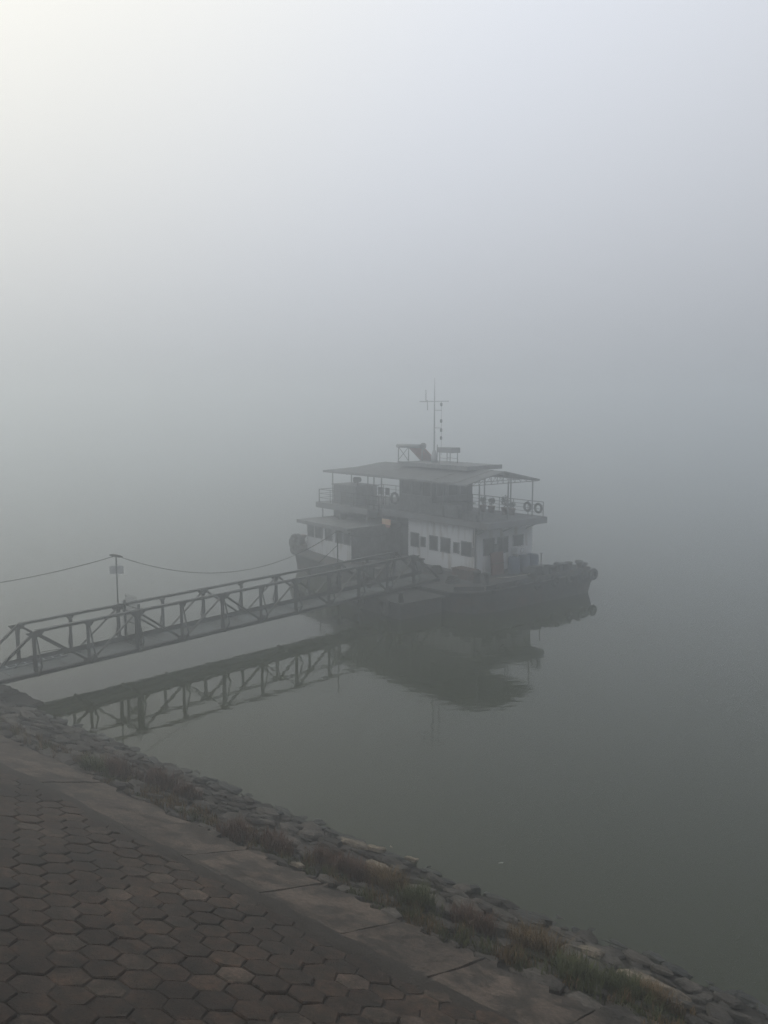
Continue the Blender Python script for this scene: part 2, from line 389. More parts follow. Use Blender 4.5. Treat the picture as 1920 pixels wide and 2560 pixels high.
while o < 13.3:
    a = -36 + rnd.uniform(0,.4)
    while a < 7:
        sz = rnd.choice((.20,.24,.28,.33,.38,.46,.58))*rnd.uniform(.85,1.15)
        aa, oo = a + rnd.uniform(-.08,.08), o + rnd.uniform(-.11,.11)
        P = bank(aa, oo, hb(oo)); X, Y, z = proj(P)
        if -600 < X < 2600 and Y < 3300: stones.append((z, aa, oo, sz))
        a += sz*.98
    o += .26
stones.sort(); vis = lambda q: -40 < proj(bank(q[1], q[2], hb(q[2])))[0] < 1960 and proj(bank(q[1], q[2], hb(q[2])))[1] < 2600
near = sorted([s_ for s_ in stones if s_[2] < 12.5 and vis(s_)], key=lambda q: q[0]/q[3]); far = near[300:] + [s_ for s_ in stones if s_[2] >= 12.5 or not vis(s_)]; near = near[:300]
def stmat(aa, oo, sz, rnd):
    h = hb(oo) if oo < 12.3 else -(oo-12.3)*.37
    return Matrix.Translation(bank(aa, oo, h - .062 + rnd.uniform(-.028,.025))) @ RB @ Euler((-TH + rnd.gauss(0,.10), rnd.gauss(0,.10), 0)).to_matrix().to_4x4() @ Matrix.Rotation(rnd.gauss(0,.6)+math.pi*rnd.randrange(2),4,'Z') @ Matrix.Diagonal((sz*1.18, sz*1.02, sz*.9, 1))
for z, aa, oo, sz in near:
    me = rnd.choice(STW) if oo + rnd.gauss(0,.12) > 11.9 else rnd.choice(STN)
    ob = link('stone', me, embankment); ob.matrix_world = stmat(aa, oo, sz, rnd)
for wet in (False, True):
    mb = MB()
    for z, aa, oo, sz in far:
        if (oo > 11.95) != wet: continue
        T = stmat(aa, oo, sz, rnd); me = rnd.choice(STN)
        mb.add([T @ v.co for v in me.vertices], [tuple(p.vertices) for p in me.polygons])
    tag(mb.build('wet_stones' if wet else 'small_stones', 'stone_wet' if wet else 'stone', embankment), kind='stuff')
# the pale stones that stand out from the pitching
def unproj_bank(X, Y, lift=0.0):
    """place on the bank plane seen at a photo position (used once, to read where a stone lies)"""
    c, s_ = math.cos(R(PITCH)), math.sin(R(PITCH)); xr, ur = (X-960)/F_PX, -(Y-1280)/F_PX
    d = Vector((xr, c + ur*s_, -s_ + ur*c)); dl = rot2((d.x, d.y), -BK)
    tt = (SLOPE*O_S + lift - HC)/(d.z + SLOPE*dl[1]); return dl[0]*tt, dl[1]*tt
pale = [(1625,2462,.85,0,'big cream boulder half buried in grass at the lower right of the bank'),
        (1475,2378,.42,1,'small pale stone in the dark pitching above the green grass'),
        (885,2108,.50,2,'pale flat stone at the water edge beside the red weeds'),
        (940,2120,.46,3,'pinkish flat stone touching the water in the middle of the bank'),
        (978,2118,.44,0,'long pale stone furthest into the water in the middle of the bank'),
        (945,2163,.42,2,'pale angular stone just below the red brown weeds'),
        (742,2160,.26,1,'small chalky white stone lying on the edge of the concrete slabs'),
        (1030,2146,.34,3,'thin pale stone right of the group at the water edge')]
for X, Y, sz, k, lab in pale:
    aa, oo = unproj_bank(X, Y); ob = link('pale_stone', STP[k])
    ob.matrix_world = Matrix.Translation(bank(aa, oo, hb(oo) - .02)) @ RB @ Euler((-TH,0,0)).to_matrix().to_4x4() @ Matrix.Rotation(rnd.uniform(-.4,.4),4,'Z') @ Matrix.Diagonal((sz*1.15, sz*1.0, sz*.95, 1))
    tag(ob, lab, 'stone', 'pale stones on the bank')

# stone ledges beside the gangway foot
rnd = random.Random(4)
for (a1, o0, o1, z1, lab) in ((-23.45,10.6,12.45,.26,'upper dark stone ledge under the shore end of the gangway'), (-22.35,10.2,12.62,.09,'lower stone ledge at the water line under the gangway foot')):
    t_ = tag(empty('stone_ledge', (0,0,0), (0,0,BK)), lab, 'ledge')
    a = a1
    while a > -31:
        ln = rnd.uniform(.5,1.0); n_ = 8; e0 = o1 + rnd.uniform(-.10,.06)
        poly = [(a-ln+.015, o0)] + [(a-.015 + rnd.uniform(-.03,.01), o0 + (e0-o0)*k/n_) for k in range(n_+1)] + [(a-ln*k/4 + rnd.uniform(-.02,.02), e0 + rnd.uniform(-.06,.05)) for k in range(1,4)] + [(a-ln+.015, e0)]
        z = z1 + rnd.uniform(-.025,.025)
        mb = MB(); mb.prism(poly, z-.14, z); mb.build('block', 'stone', t_)
        a -= ln

# ================================================================ GANGWAY
PN, W_, T_ = 1.6665, 1.175, 1.341
GX0 = Vector((-10.272, 24.337, 0.65))
gang = tag(empty('gangway', GX0, (0, -0.010, GW)), 'grey steel truss gangway reaching from the stone bank to the moored boat', 'gangway')
def g(x, y, z): return (x, y, z)
for y, sgn in ((0.0,-1), (W_,1)):
    MB().channel(g(0,y,T_), g(10*PN,y,T_), .08, .07).bar((0,y,T_+.041),(10*PN,y,T_+.041),.12,.010).build('top_chord', 'steel', gang)
    MB().channel(g(-PN,y,.06), g(11*PN,y,.06), .10, .12).bar((-PN,y-sgn*.02,.128),(11*PN,y-sgn*.02,.128),.12,.012).build('bottom_chord', 'steel', gang)
    MB().channel(g(-PN,y,.06), g(0,y,T_), .07, .08).build('end_post', 'steel', gang)
    MB().channel(g(10*PN,y,T_), g(11*PN,y,.06), .07, .08).build('end_post', 'steel', gang)
    for i in range(11):
        x = i*PN; heavy = i % 2 == 0
        MB().channel(g(x,y,.10), g(x,y,T_-.03), 0.07 if not heavy else .085, .075 if not heavy else .10, up=(0,1,0)).build('post', 'steel', gang)
        # gusset plates
        gw, gh = (.30,.17) if heavy else (.17,.15)
        yy_ = y + sgn*.052
        mb = MB(); pl = [(x-gw,T_+.0),(x+gw,T_+.0),(x+gw*.45,T_-gh),(x-gw*.45,T_-gh)]
        mb.add([(a, yy_+d, z) for d in (-.006,.006) for a, z in pl], [(0,1,2,3),(7,6,5,4),(0,4,5,1),(1,5,6,2),(2,6,7,3),(3,7,4,0)]); mb.build('gusset', 'steel', gang)
        if not heavy:
            gw, gh = .34, .20; mb = MB(); pl = [(x-gw,.02),(x+gw,.02),(x+gw*.5,.02+gh),(x-gw*.5,.02+gh)]
            mb.add([(a, yy_+d, z) for d in (-.006,.006) for a, z in pl], [(0,1,2,3),(7,6,5,4),(0,4,5,1),(1,5,6,2),(2,6,7,3),(3,7,4,0)]); mb.build('gusset', 'steel', gang)
        # outrigger stay holding the post upright
        MB().bar((x+.03,y,T_-.16),(x+.03,y+sgn*.30,.34),.04,.035).bar((x+.03,y+sgn*.30,.34),(x+.03,y+sgn*.05,.05),.04,.035).bar((x+.03,y+sgn*.30,.34),(x+.03,y,.24),.03,.025).build('outrigger', 'steel', gang)
    for i in range(0, 10):
        a, b_ = (i, i+1)
        if i % 2 == 0: p, q = g(a*PN+.08,y,T_-.08), g(b_*PN-.08,y,.12)
        else: p, q = g(a*PN+.08,y,.12), g(b_*PN-.08,y,T_-.08)
        ww = .068 if i % 2 == 0 else .05
        MB().channel(p, q, ww, ww).build('diagonal', 'steel', gang)
for i in range(-1, 12):
    MB().channel(g(i*PN,-.06,.02), g(i*PN,W_+.06,.02), .07, .10).build('floor_beam', 'steel', gang)
for i in range(-1, 11):
    MB().box(i*PN+.008, (i+1)*PN-.008, .07, W_-.07, .128, .136).box(i*PN+.10, i*PN+.14, .10, W_-.10, .136, .15).box(i*PN+.92, i*PN+.96, .10, W_-.10, .136, .15).build('deck_plate', 'deck_steel', gang)
MB().box(-PN, 11*PN, W_-.105, W_-.085, .14, .30).build('kick_board', 'dark_steel', gang)
MB().channel((-PN,W_*.5,.06),(11*PN,W_*.5,.06),.08,.10).build('stringer', 'steel', gang)

def on_gang(x, y, z):
    return Matrix.Translation(GX0) @ Euler((0,-.010,GW)).to_matrix().to_4x4() @ Vector((x,y,z))
GR = (0, -.010, GW)
# barred gate across the gangway at the third post
gate = tag(empty('barred_gate', on_gang(2*PN+.14,0,.14), GR), 'dark barred security gate with spikes standing across the gangway', 'gate')
MB().box(-.03,.03,.09,.16,0,T_+.04).build('gate_post', 'dark_steel', gate)
MB().box(-.03,.03,W_-.16,W_-.09,0,T_+.04).build('gate_post', 'dark_steel', gate)
for z in (.06, .68, T_-.12): MB().bar((0,.16,z),(0,W_-.16,z),.025,.03).build('gate_rail', 'dark_steel', gate)
for k in range(11):
    y = .23 + (W_-.46)*k/10
    MB().tube([(0,y,.04),(0,y,T_+.20)], .0065, 6).lathe([(.009,0),(.002,.09)], 6, (0,y,T_+.20)).build('bar', 'dark_steel', gate)
MB().box(-.035,.025,.19,.28,.62,.74).build('lock_box', 'dark_steel', gate)
for sgn, y in ((-1, .02), (1, W_-.02)):
    for k in range(9):
        an = R(-38 + 20*k); yl = y + sgn*.10
        MB().tube([(0,y,.55+.06*k),(0,y+sgn*.42*math.cos(an),.55+.06*k+.42*math.sin(an))], .006, 5).build('spike', 'dark_steel', gate)

# lamp pole with sign on the far side of the gangway, and the second pole near the boat
def lamp_pole(x, hgt, sign, label):
    r_ = tag(empty('lamp_pole', on_gang(x, W_+.07, .2), (0,0,GW)), label, 'lamp pole')
    MB().tube([(0,0,-.12),(0,0,hgt)], .026, 8).build('pole', 'dark_steel', r_)
    MB().box(-.05,.05,-.09,.0,.0,.12).box(-.05,.05,-.09,.0,1.0,1.1).build('clamp', 'dark_steel', r_)
    return r_
p1 = lamp_pole(2*PN, 2.75, True, 'lamp pole with a small rectangular sign beside the barred gate')
lh = MB(); lh.tube([(-.17,.12,2.83),(-.09,.06,2.82),(.09,-.07,2.77),(.17,-.13,2.75)], [.02,.045,.045,.02], 8).build('lamp_head', 'dark_steel', p1)
mb = MB(); mb.box(-.225,.225,-.012,.012,2.19,2.47); sg = mb.build('sign_plate', 'sign_white', p1, rot=(0,0,R(-45.9+2)))
p2 = lamp_pole(8*PN-.05, 2.50, False, 'thin braced cable pole on the gangway in front of the left cabin')
MB().bar((0,0,1.9),(-.62,.5,1.15),.025,.025).build('brace', 'dark_steel', p2)
def sag_pts(p, q, sag, n=22):
    p = Vector(p); q = Vector(q); return [p.lerp(q, k/n) - Vector((0,0,sag*4*(k/n)*(1-k/n))) for k in range(n+1)]
top1 = on_gang(2*PN, W_+.07, .2) + Vector((0,0,2.80)); top2 = on_gang(8*PN-.05, W_+.07, .2) + Vector((0,0,2.5))
land = Vector(bank(-27.5, 8.0, 3.3))
tag(MB().tube(sag_pts(land, top1, .42), .014, 6).build('cable', 'cable'), 'sagging black cable from the left picture edge to the lamp pole', 'cable', 'overhead cables')
tag(MB().tube(sag_pts(top1, top2, 1.10), .014, 6).build('cable', 'cable'), 'sagging black cable between the lamp pole and the braced pole', 'cable', 'overhead cables')
tag(MB().tube(sag_pts(top2, boat(-32.2,27.3,2.75), .45), .014, 6).build('cable', 'cable'), 'short black cable from the braced pole to the boat', 'cable', 'overhead cables')
lp = tag(empty('shore_pole', bank(-27.5, 8.0, hb(8.0)-.2)), 'timber cable post on the bank left of the picture', 'pole')
MB().tube([(0,0,0),(0,0,3.35-hb(8.0)+.2)], [.07,.05], 8).build('post', 'wood', lp)
# ladder lying on the gangway deck
lad = tag(empty('ladder', on_gang(-.9,.78,.17), GR), 'pale short ladder lying on the shore end of the gangway deck', 'ladder')
MB().bar((0,0,0),(2.2,0,0),.03,.045).build('rail', 'window_frame', lad); MB().bar((0,.26,0),(2.2,.26,0),.03,.045).build('rail', 'window_frame', lad)
for k in range(8): MB().bar((.12+.28*k,.015,0),(.12+.28*k,.245,0),.03,.03).build('rung', 'sign_white', lad)
hp = [on_gang(-.4+2.1*k/14, .62+.1*math.sin(k*.6), .17+.34*math.sin(math.pi*k/14)**.8) for k in range(15)]
tag(MB().tube(hp, .012, 6).build('hose', 'cable'), 'thin dark hose arching over the ladder on the gangway deck', 'hose')

# ================================================================ THE BOAT
BR = (0, 0, BT)
def bthing(name, x, y, h, label, cat, group=None, rz=0.0):
    return tag(empty(name, boat(x, y, h), (0,0,BT+rz)), label, cat, group)
BX, BY = -31.4, 28.0
vessel = bthing('moored_boat', BX, BY, 0, 'white two storey work boat with canopy and mast moored at the gangway', 'boat')
def V(mb, name, m, parent=None, ox=BX, oy=BY):
    """shapes given in boat coordinates, stored relative to the boat's origin"""
    mb.v = [(p[0]-ox, p[1]-oy, p[2]) for p in mb.v]
    return mb.build(name, m, parent or vessel)
# hull: lofted sections along x, sheer rising to both ends
secs = [(-39.0,26.2,31.0,1.25,.9), (-38.4,24.7,31.8,1.10,.55), (-37.2,24.1,32.1,.92,.15), (-34,24.0,32.2,.80,0), (-30,24.0,32.2,.78,0), (-27,24.0,32.2,.82,0), (-25.4,24.1,32.2,.86,.05), (-24.6,24.5,32.2,.92,.25), (-24.2,25.3,32.0,.96,.55)]
mb = MB(); n = 8
for x, y0, y1, dk, keel in secs:
    z0 = keel - .7
    mb.v += [(x,y0+.5,z0-.25),(x,y0+.06,z0+.35 if keel < .3 else keel),(x,y0,dk-.12),(x,y0-.03,dk),(x,y1+.03,dk),(x,y1,dk-.12),(x,y1-.06,z0+.35 if keel < .3 else keel),(x,y1-.5,z0-.25)]
for i in range(len(secs)-1):
    for k in range(n): mb.f.append([i*n+k, i*n+(k+1)%n, (i+1)*n+(k+1)%n, (i+1)*n+k]); mb.sm.append(False)
mb.f += [list(range(n-1,-1,-1)), [(len(secs)-1)*n+k for k in range(n)]]; mb.sm += [False, False]
hull = V(mb, 'hull', 'hull')
mb = MB()
for i in range(len(secs)-1):
    (xa,ya,_,da,_), (xb,yb,_,db,_) = secs[i][:5], secs[i+1][:5]
    mb.bar((xa,ya-.05,da-.10),(xb,yb-.05,db-.10),.09,.14)
mb.bar((-24.16,25.3,.88),(-24.16,32,.88),.09,.14)
V(mb, 'rubbing_strake', 'dark_steel', hull)
# foredeck bulwark at the right end
mb = MB()
mb.bar((-24.45,25.2,1.00),(-24.35,32.0,1.04),.06,.26).bar((-25.4,24.25,.95),(-24.5,25.15,.99),.06,.22).bar((-24.35,32.0,1.04),(-26.5,32.15,.96),.06,.24)
V(mb, 'bulwark', 'hull', hull)

# ---- right house on the main deck
def wall_block(x0, x1, y0, y1, z0, z1, m='white_paint', name='cabin_wall'):
    return V(MB().box(x0,x1,y0,y1,z0,z1), name, m)
def window_near(x0, x1, y, z0, z1, parent):
    fr = V(MB().box(x0-.05,x0,y-.035,y,z0-.05,z1+.05).box(x1,x1+.05,y-.035,y,z0-.05,z1+.05).box(x0,x1,y-.035,y,z0-.05,z0).box(x0,x1,y-.035,y,z1,z1+.05), 'window_frame', 'window_frame', parent)
    V(MB().box(x0,x1,y-.012,y-.002,z0,z1), 'pane', 'window_glass', parent)
def window_right(x, y0, y1, z0, z1, parent, cross=False):
    mb = MB().box(x,x+.035,y0-.05,y0,z0-.05,z1+.05).box(x,x+.035,y1,y1+.05,z0-.05,z1+.05).box(x,x+.035,y0,y1,z0-.05,z0).box(x,x+.035,y0,y1,z1,z1+.05)
    if cross: ym = (y0+y1)/2; mb.box(x,x+.03,ym-.02,ym+.02,z0,z1)
    V(mb, 'window_frame', 'window_frame', parent)
    V(MB().box(x+.002,x+.012,y0,y1,z0,z1), 'pane', 'window_glass', parent)
house = wall_block(-32.05,-27.3,27.4,31.3,.79,3.12)
for x0, x1, z0, z1 in ((-31.8,-31.26,1.72,2.34),(-31.05,-30.78,1.79,2.2),(-30.4,-29.88,1.71,2.34),(-29.6,-29.03,1.72,2.35),(-28.71,-28.4,1.79,2.21),(-28.17,-27.58,1.73,2.33)):
    window_near(x0, x1, 27.4, z0, z1, house)
for y0, y1, c in ((27.94,28.57,False),(28.88,29.52,True),(29.95,30.59,False)): window_right(-27.3, y0, y1, 1.77, 2.46, house, c)
V(MB().tube([(-27.25,27.34,.85),(-27.25,27.34,3.1)], .035, 8), 'drain_pipe', 'grey_paint', house)
V(MB().tube([(-27.36,27.32,2.2),(-27.36,27.32,3.1)], .02, 6).box(-27.42,-27.30,27.30,27.4,1.75,2.15), 'cable_box', 'grey_paint', house)
V(MB().box(-32.06,-27.29,27.385,31.31,.78,.92), 'skirting', 'grey_paint', house)
V(MB().box(-27.3,-27.26,28.62,28.84,.9,2.2), 'door_post', 'dark_wall', house)
# ---- set-back middle wall and left cabin
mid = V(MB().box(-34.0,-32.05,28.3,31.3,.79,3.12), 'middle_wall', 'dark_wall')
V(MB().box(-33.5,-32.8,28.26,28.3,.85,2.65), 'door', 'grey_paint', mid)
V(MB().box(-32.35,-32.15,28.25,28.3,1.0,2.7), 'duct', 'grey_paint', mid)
cab = wall_block(-37.75,-33.75,25.1,28.6,.75,2.47)
for x0, x1, z0, z1 in ((-37.61,-37.13,1.76,2.38),(-36.89,-36.35,1.76,2.38),(-35.97,-35.44,1.73,2.36),(-35.08,-34.53,1.71,2.33),(-34.35,-33.85,1.71,2.27)):
    window_near(x0, x1, 25.1, z0, z1, cab)
V(MB().box(-33.75,-33.72,25.08,28.6,.76,2.46), 'side_panel', 'dark_wall', cab)
V(MB().prism([(-38.15,24.75),(-33.6,24.75),(-33.6,28.7),(-38.15,28.7)], 2.48, 2.58), 'cabin_roof', 'dark_wall')
V(MB().box(-38.17,-33.6,24.72,24.75,2.42,2.60).box(-38.18,-38.15,24.72,28.7,2.42,2.60), 'roof_fascia', 'grey_paint')
V(MB().lathe([(.22,0),(.22,.08),(.3,.14),(.3,.2),(.05,.26)], 12, (-36.9,26.8,2.58)), 'roof_vent', 'dark_wall')
# side structure under the upper deck, left of the middle
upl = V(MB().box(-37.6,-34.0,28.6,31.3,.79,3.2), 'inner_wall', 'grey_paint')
# ---- upper deck
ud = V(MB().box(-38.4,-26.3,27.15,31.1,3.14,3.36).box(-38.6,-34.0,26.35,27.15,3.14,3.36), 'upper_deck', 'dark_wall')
V(MB().box(-26.3,-26.24,27.12,31.12,3.10,3.40).box(-34.0,-26.3,27.09,27.15,3.10,3.40).box(-38.6,-34.0,26.29,26.35,3.10,3.40).box(-38.66,-38.6,26.3,31.12,3.10,3.40).box(-38.4,-26.3,31.1,31.16,3.10,3.40), 'deck_edge', 'grey_paint', ud)
for x in (-38.2,-36.6,-34.2): V(MB().tube([(x,26.45,2.58),(x,26.45,3.14)], .04, 8), 'deck_support', 'grey_paint', ud)
for y in (27.5,29.2,30.8): V(MB().bar((-27.28,y,2.75),(-26.5,y,3.12),.05,.05), 'deck_bracket', 'grey_paint', ud)
# rails of the upper deck
def railing(p, q, n, z0=3.4, hgt=.70, rails=4):
    mb = MB()
    for k in range(rails):
        z = z0 + hgt*(k+1)/rails
        mb.tube([(p[0],p[1],z),(q[0],q[1],z)], .020 if k == rails-1 else .013, 6)
    rl = V(mb, 'hand_rail', 'dark_steel')
    for k in range(n+1):
        t_ = k/n; x, y = p[0]+(q[0]-p[0])*t_, p[1]+(q[1]-p[1])*t_
        V(MB().tube([(x,y,z0-.05),(x,y,z0+hgt)], .02, 6), 'stanchion', 'dark_steel', rl)
railing((-34.0,31.0),(-26.4,31.0),8)
railing((-38.5,31.0),(-34.0,31.0),4, rails=3)
railing((-38.5,26.45),(-38.5,31.0),4, rails=3)
railing((-38.5,26.42),(-33.2,26.42),5, rails=3)
# ---- wheelhouse
wh = V(MB().box(-33.0,-30.5,27.6,30.3,3.36,5.30), 'wheelhouse', 'dark_wall')
for k in range(3): window_near(-32.75+k*.78, -32.15+k*.78, 27.6, 4.25, 4.95, wh)
for k in range(3): window_right(-30.5, 27.85+k*.82, 28.45+k*.82, 4.25, 4.95, wh)
V(MB().box(-30.5,-30.46,30.0,30.3,3.4,5.2), 'corner_panel', 'grey_paint', wh)
V(MB().box(-30.3,-28.5,27.4,27.95,3.37,3.98,.03), 'deck_locker', 'dark_wall')
V(MB().box(-28.2,-27.2,27.35,27.8,3.37,3.72,.03), 'deck_bench', 'dark_wall')
V(MB().tube([(-29.4,28.6,3.36),(-29.4,28.6,3.95)], .05, 8).box(-29.9,-28.9,28.2,29.0,3.95,4.0), 'deck_table', 'grey_paint')
# ---- canopy: ridge along x, open lattice gable at the right end
cx0, cx1, cy0, cy1, ze, zr = -37.9,-26.75,26.3,31.1,5.18,5.66
ym = (cy0+cy1)/2
nseg = 14
for k in range(nseg):
    x0 = cx0 + (cx1-cx0)*k/nseg + .006; x1 = cx0 + (cx1-cx0)*(k+1)/nseg - .006; dz = random.uniform(-.01,.012)
    # left end pulls in like a hip
    for side, ye in ((0,cy0),(1,cy1)):
        zz = lambda x: zr if x > cx0+2.0 else ze + (zr-ze)*(x-cx0)/2.0
        pts = [(x0,ye,ze+dz),(x1,ye,ze+dz),(x1,ym,zz(x1)+dz),(x0,ym,zz(x0)+dz)]
        mb = MB(); mb.add(pts + [(a,b_,c-.03) for a,b_,c in pts], [(0,1,2,3),(7,6,5,4),(0,4,5,1),(1,5,6,2),(2,6,7,3),(3,7,4,0)])
        V(mb, 'canopy_sheet', 'canopy_sheet')
V(MB().bar((cx0,cy0,ze-.05),(cx1,cy0,ze-.05),.05,.09).bar((cx0,cy1,ze-.05),(cx1,cy1,ze-.05),.05,.09), 'eave_beam', 'grey_paint')
def lattice(x):
    mb = MB(); zb = ze-.10
    mb.tube([(x,cy0,zb),(x,cy1,zb)], .02, 6).tube([(x,cy0,ze-.04),(x,ym,zr-.05)], .02, 6).tube([(x,ym,zr-.05),(x,cy1,ze-.04)], .02, 6)
    nb = 12
    for k in range(1, nb):
        y = cy0+(cy1-cy0)*k/nb; z = ze-.04 + (zr-ze)*(1-abs(y-ym)/(cy1-ym)); y2 = cy0+(cy1-cy0)*(k+(1 if y < ym else -1))/nb
        z2 = ze-.04 + (zr-ze)*(1-abs(y2-ym)/(cy1-ym))
        mb.tube([(x,y,zb),(x,y,z)], .012, 5).tube([(x,y,zb),(x,y2,z2)], .010, 5)
    return V(mb, 'roof_truss', 'grey_paint')
for x in (-26.85,-28.0,-34.0,-35.8): lattice(x)
for x, y in ((-37.3,26.5),(-35.6,26.5),(-34.2,26.5),(-33.7,26.5),(-33.2,26.6),(-27.0,27.3),(-29.4,27.3),(-27.0,29.2),(-27.0,30.9),(-28.4,30.9),(-30.2,30.9),(-34.0,30.9),(-36.5,30.9)):
    V(MB().tube([(x,y,3.36),(x,y,ze-.05)], .032, 8), 'canopy_post', 'grey_paint')
# flat bridge roof above the canopy
V(MB().box(-33.4,-28.4,27.9,30.2,5.66,5.80).box(-33.45,-28.35,27.85,27.9,5.62,5.82).box(-28.4,-28.35,27.9,30.2,5.62,5.82), 'bridge_roof', 'dark_wall')
# ---- mast
MX, MY = -31.92, 29.0
mast = V(MB().tube([(MX,MY,5.8),(MX,MY,7.5),(MX,MY,9.0),(MX,MY,10.05)], [.050,.038,.026,.010], 10).lathe([(.16,0),(.16,.25),(.08,.6)], 10, (MX,MY,5.8)), 'mast', 'mast_paint')
V(MB().bar((MX-1.13,MY,8.86),(MX+1.02,MY,8.87),.04,.04), 'yard', 'mast_paint', mast)
V(MB().tube([(MX-.66,MY,8.9),(MX-.66,MY,9.45)], .022, 6).tube([(MX-.53,MY,8.9),(MX-.53,MY,8.42)], .02, 6).lathe([(.06,0),(.06,.08)], 8, (MX-.6,MY,8.85)), 'antenna', 'mast_paint', mast)
for z in (8.42,7.54): V(MB().bar((MX,MY,z),(MX+.52,MY,z),.03,.03), 'bracket', 'mast_paint', mast)
for z in (8.72,7.90,7.44,7.05): V(MB().lathe([(.02,-.10),(.055,-.07),(.06,.05),(.02,.09)], 8, (MX+.50,MY,z)), 'mast_light', 'dark_steel', mast)
V(MB().tube([(MX+.50,MY,8.86),(MX+.52,MY,6.2)], .008, 5), 'light_wire', 'cable', mast)
V(MB().tube([(MX+.22,MY,5.8),(MX+.22,MY,6.7)], .02, 6).tube([(MX+.30,MY+.1,5.8),(MX+.30,MY+.1,6.55)], .016, 6), 'whip_antenna', 'dark_steel', mast)
# ---- dark tank box and stair block on the left of the upper deck
V(MB().box(-37.9,-35.8,26.95,28.4,2.6,4.36,.04), 'store_box', 'dark_wall')
V(MB().box(-37.98,-35.75,26.9,28.45,4.36,4.42), 'store_box_lid', 'grey_paint')
# deck fittings that belong to the hull
def bollard(x, y, z, h=.52, r_=.15):
    V(MB().lathe([(r_*1.2,0),(r_*.9,.04),(r_*.8,h*.75),(r_*1.25,h*.82),(r_*1.25,h)], 12, (x,y,z)), 'bollard', 'hull', hull)
for x, y, z in ((-24.8,30.2,.95),(-24.8,31.0,.92),(-24.8,31.75,.90),(-24.75,29.75,.88),(-24.7,32.0,.80),(-25.4,26.2,.92),(-26.0,26.2,.9),(-38.2,25.8,1.1)): bollard(x,y,z)
V(MB().box(-25.3,-24.8,28.7,29.2,.95,1.45,.03).tube([(-25.4,28.6,1.25),(-24.7,28.6,1.25)], .16, 10).tube([(-25.4,29.3,1.2),(-24.7,29.3,1.2)], .2, 12), 'winch', 'dark_steel', hull)
V(MB().tube([(-25.0,29.3,1.0),(-25.0,29.3,2.02)], .02, 6).bar((-25.08,29.3,2.0),(-24.92,29.3,2.02),.03), 'jack_staff', 'dark_steel', hull)
V(MB().box(-25.2,-24.7,29.7,30.0,.95,1.4,.03).box(-25.0,-24.6,30.4,30.8,.95,1.43,.02), 'windlass', 'dark_steel', hull)
# ---- things on the boat
fx = [(-24.10,31.2),(-24.08,31.9),(-24.15,30.3),(-24.2,29.3),(-24.25,28.2),(-24.3,27.1),(-24.4,26.0)]
where = ['at the far corner of the hull, second from the tip','furthest right at the tip of the hull','third from the tip of the right hull end','fourth from the tip of the right hull end','fifth from the tip of the right hull end','sixth from the tip of the right hull end','nearest the gangway on the right hull end']
for (x, y), wl in zip(fx, where):
    o = MB().torus((0,0,0), .19, .10, 'x', sq=.9).build('fender_tyre', 'rubber', loc=boat(x+.02,y,.86), rot=BR); tag(o, 'black tyre fender ' + wl, 'tyre', 'tyre fenders on the right hull end')
lx = [(-38.6,24.75,1.25),(-38.15,24.55,1.5),(-37.75,24.55,1.55),(-38.75,25.2,1.0),(-38.0,24.45,1.05)]
lw = ['low on the left bow edge','on top of the left bow pile beside the cabin','against the cabin on the left bow pile','hanging furthest left on the bow','hanging low on the left bow beside the hull']
for k, ((x, y, z), wl) in enumerate(zip(lx, lw)):
    o = MB().torus((0,0,0), .21, .13, 'y', sq=.95).build('fender_tyre', 'rubber', loc=boat(x,y,z), rot=(random.uniform(-.25,.25), random.uniform(-.2,.2), BT)); tag(o, 'black tyre fender ' + wl, 'tyre', 'tyre fenders on the left bow')
t_ = bthing('rust_red_winch', -38.1, 25.0, 1.0, 'rust red capstan winch on the left bow behind the tyres', 'winch')
MB().box(-.35,.35,-.3,.3,0,.25,.03).build('base', 'rust_hull', t_); MB().lathe([(.26,.25),(.2,.35),(.16,.55),(.28,.66),(.28,.72)],14).build('drum', 'rust_hull', t_)
# two rings on the right rail
for x, lab in ((-27.3,'left one of two black tyres hung on the far upper deck railing'),(-26.62,'right one of two black tyres hung at the corner of the upper deck railing')):
    tag(MB().torus((0,0,0), .20, .06, 'y', 18, 8).build('hung_tyre', 'rubber', loc=boat(x,30.90,3.80), rot=BR), lab, 'tyre', 'tyres hung on the upper rail')
# potted plants and chairs on the upper deck
def potted(x, y, h, r_, lab, seed):
    rd = random.Random(seed); t_ = bthing('potted_plant', x, y, 3.36, lab, 'plant', 'potted plants on the upper deck')
    MB().lathe([(.13,0),(.18,.26),(.2,.28),(.2,.32)], 12).build('pot', 'pot_clay', t_)
    mb = MB()
    for k in range(150):
        d = Vector((rd.gauss(0,1), rd.gauss(0,1), rd.gauss(0,.9))).normalized()*rd.uniform(.3,1)
        c = Vector((d.x*r_, d.y*r_, .34 + (h-.34)/2*(1+d.z))); a = Vector((rd.uniform(-1,1),rd.uniform(-1,1),rd.uniform(-1,1))).normalized()*.05; b_ = a.cross(Vector((rd.uniform(-1,1),rd.uniform(-1,1),.3))).normalized()*.025
        mb.add([c-a, c+b_, c+a, c-b_], [(0,1,2,3)])
    mb.build('foliage', 'leaf_dark', t_); MB().tube([(0,0,.3),(0,0,h*.8)], .015, 5).build('stem', 'wood', t_)
potted(-28.5,30.6,.95,.22,'tallest round potted plant by the far upper deck railing',1)
potted(-28.05,30.6,.62,.26,'low bushy potted plant beside the tall round one',2)
potted(-29.9,30.5,.80,.16,'thin potted plant behind the wheelhouse corner on the upper deck',3)
potted(-29.4,30.6,.78,.18,'upright potted plant between the thin one and the round one',4)
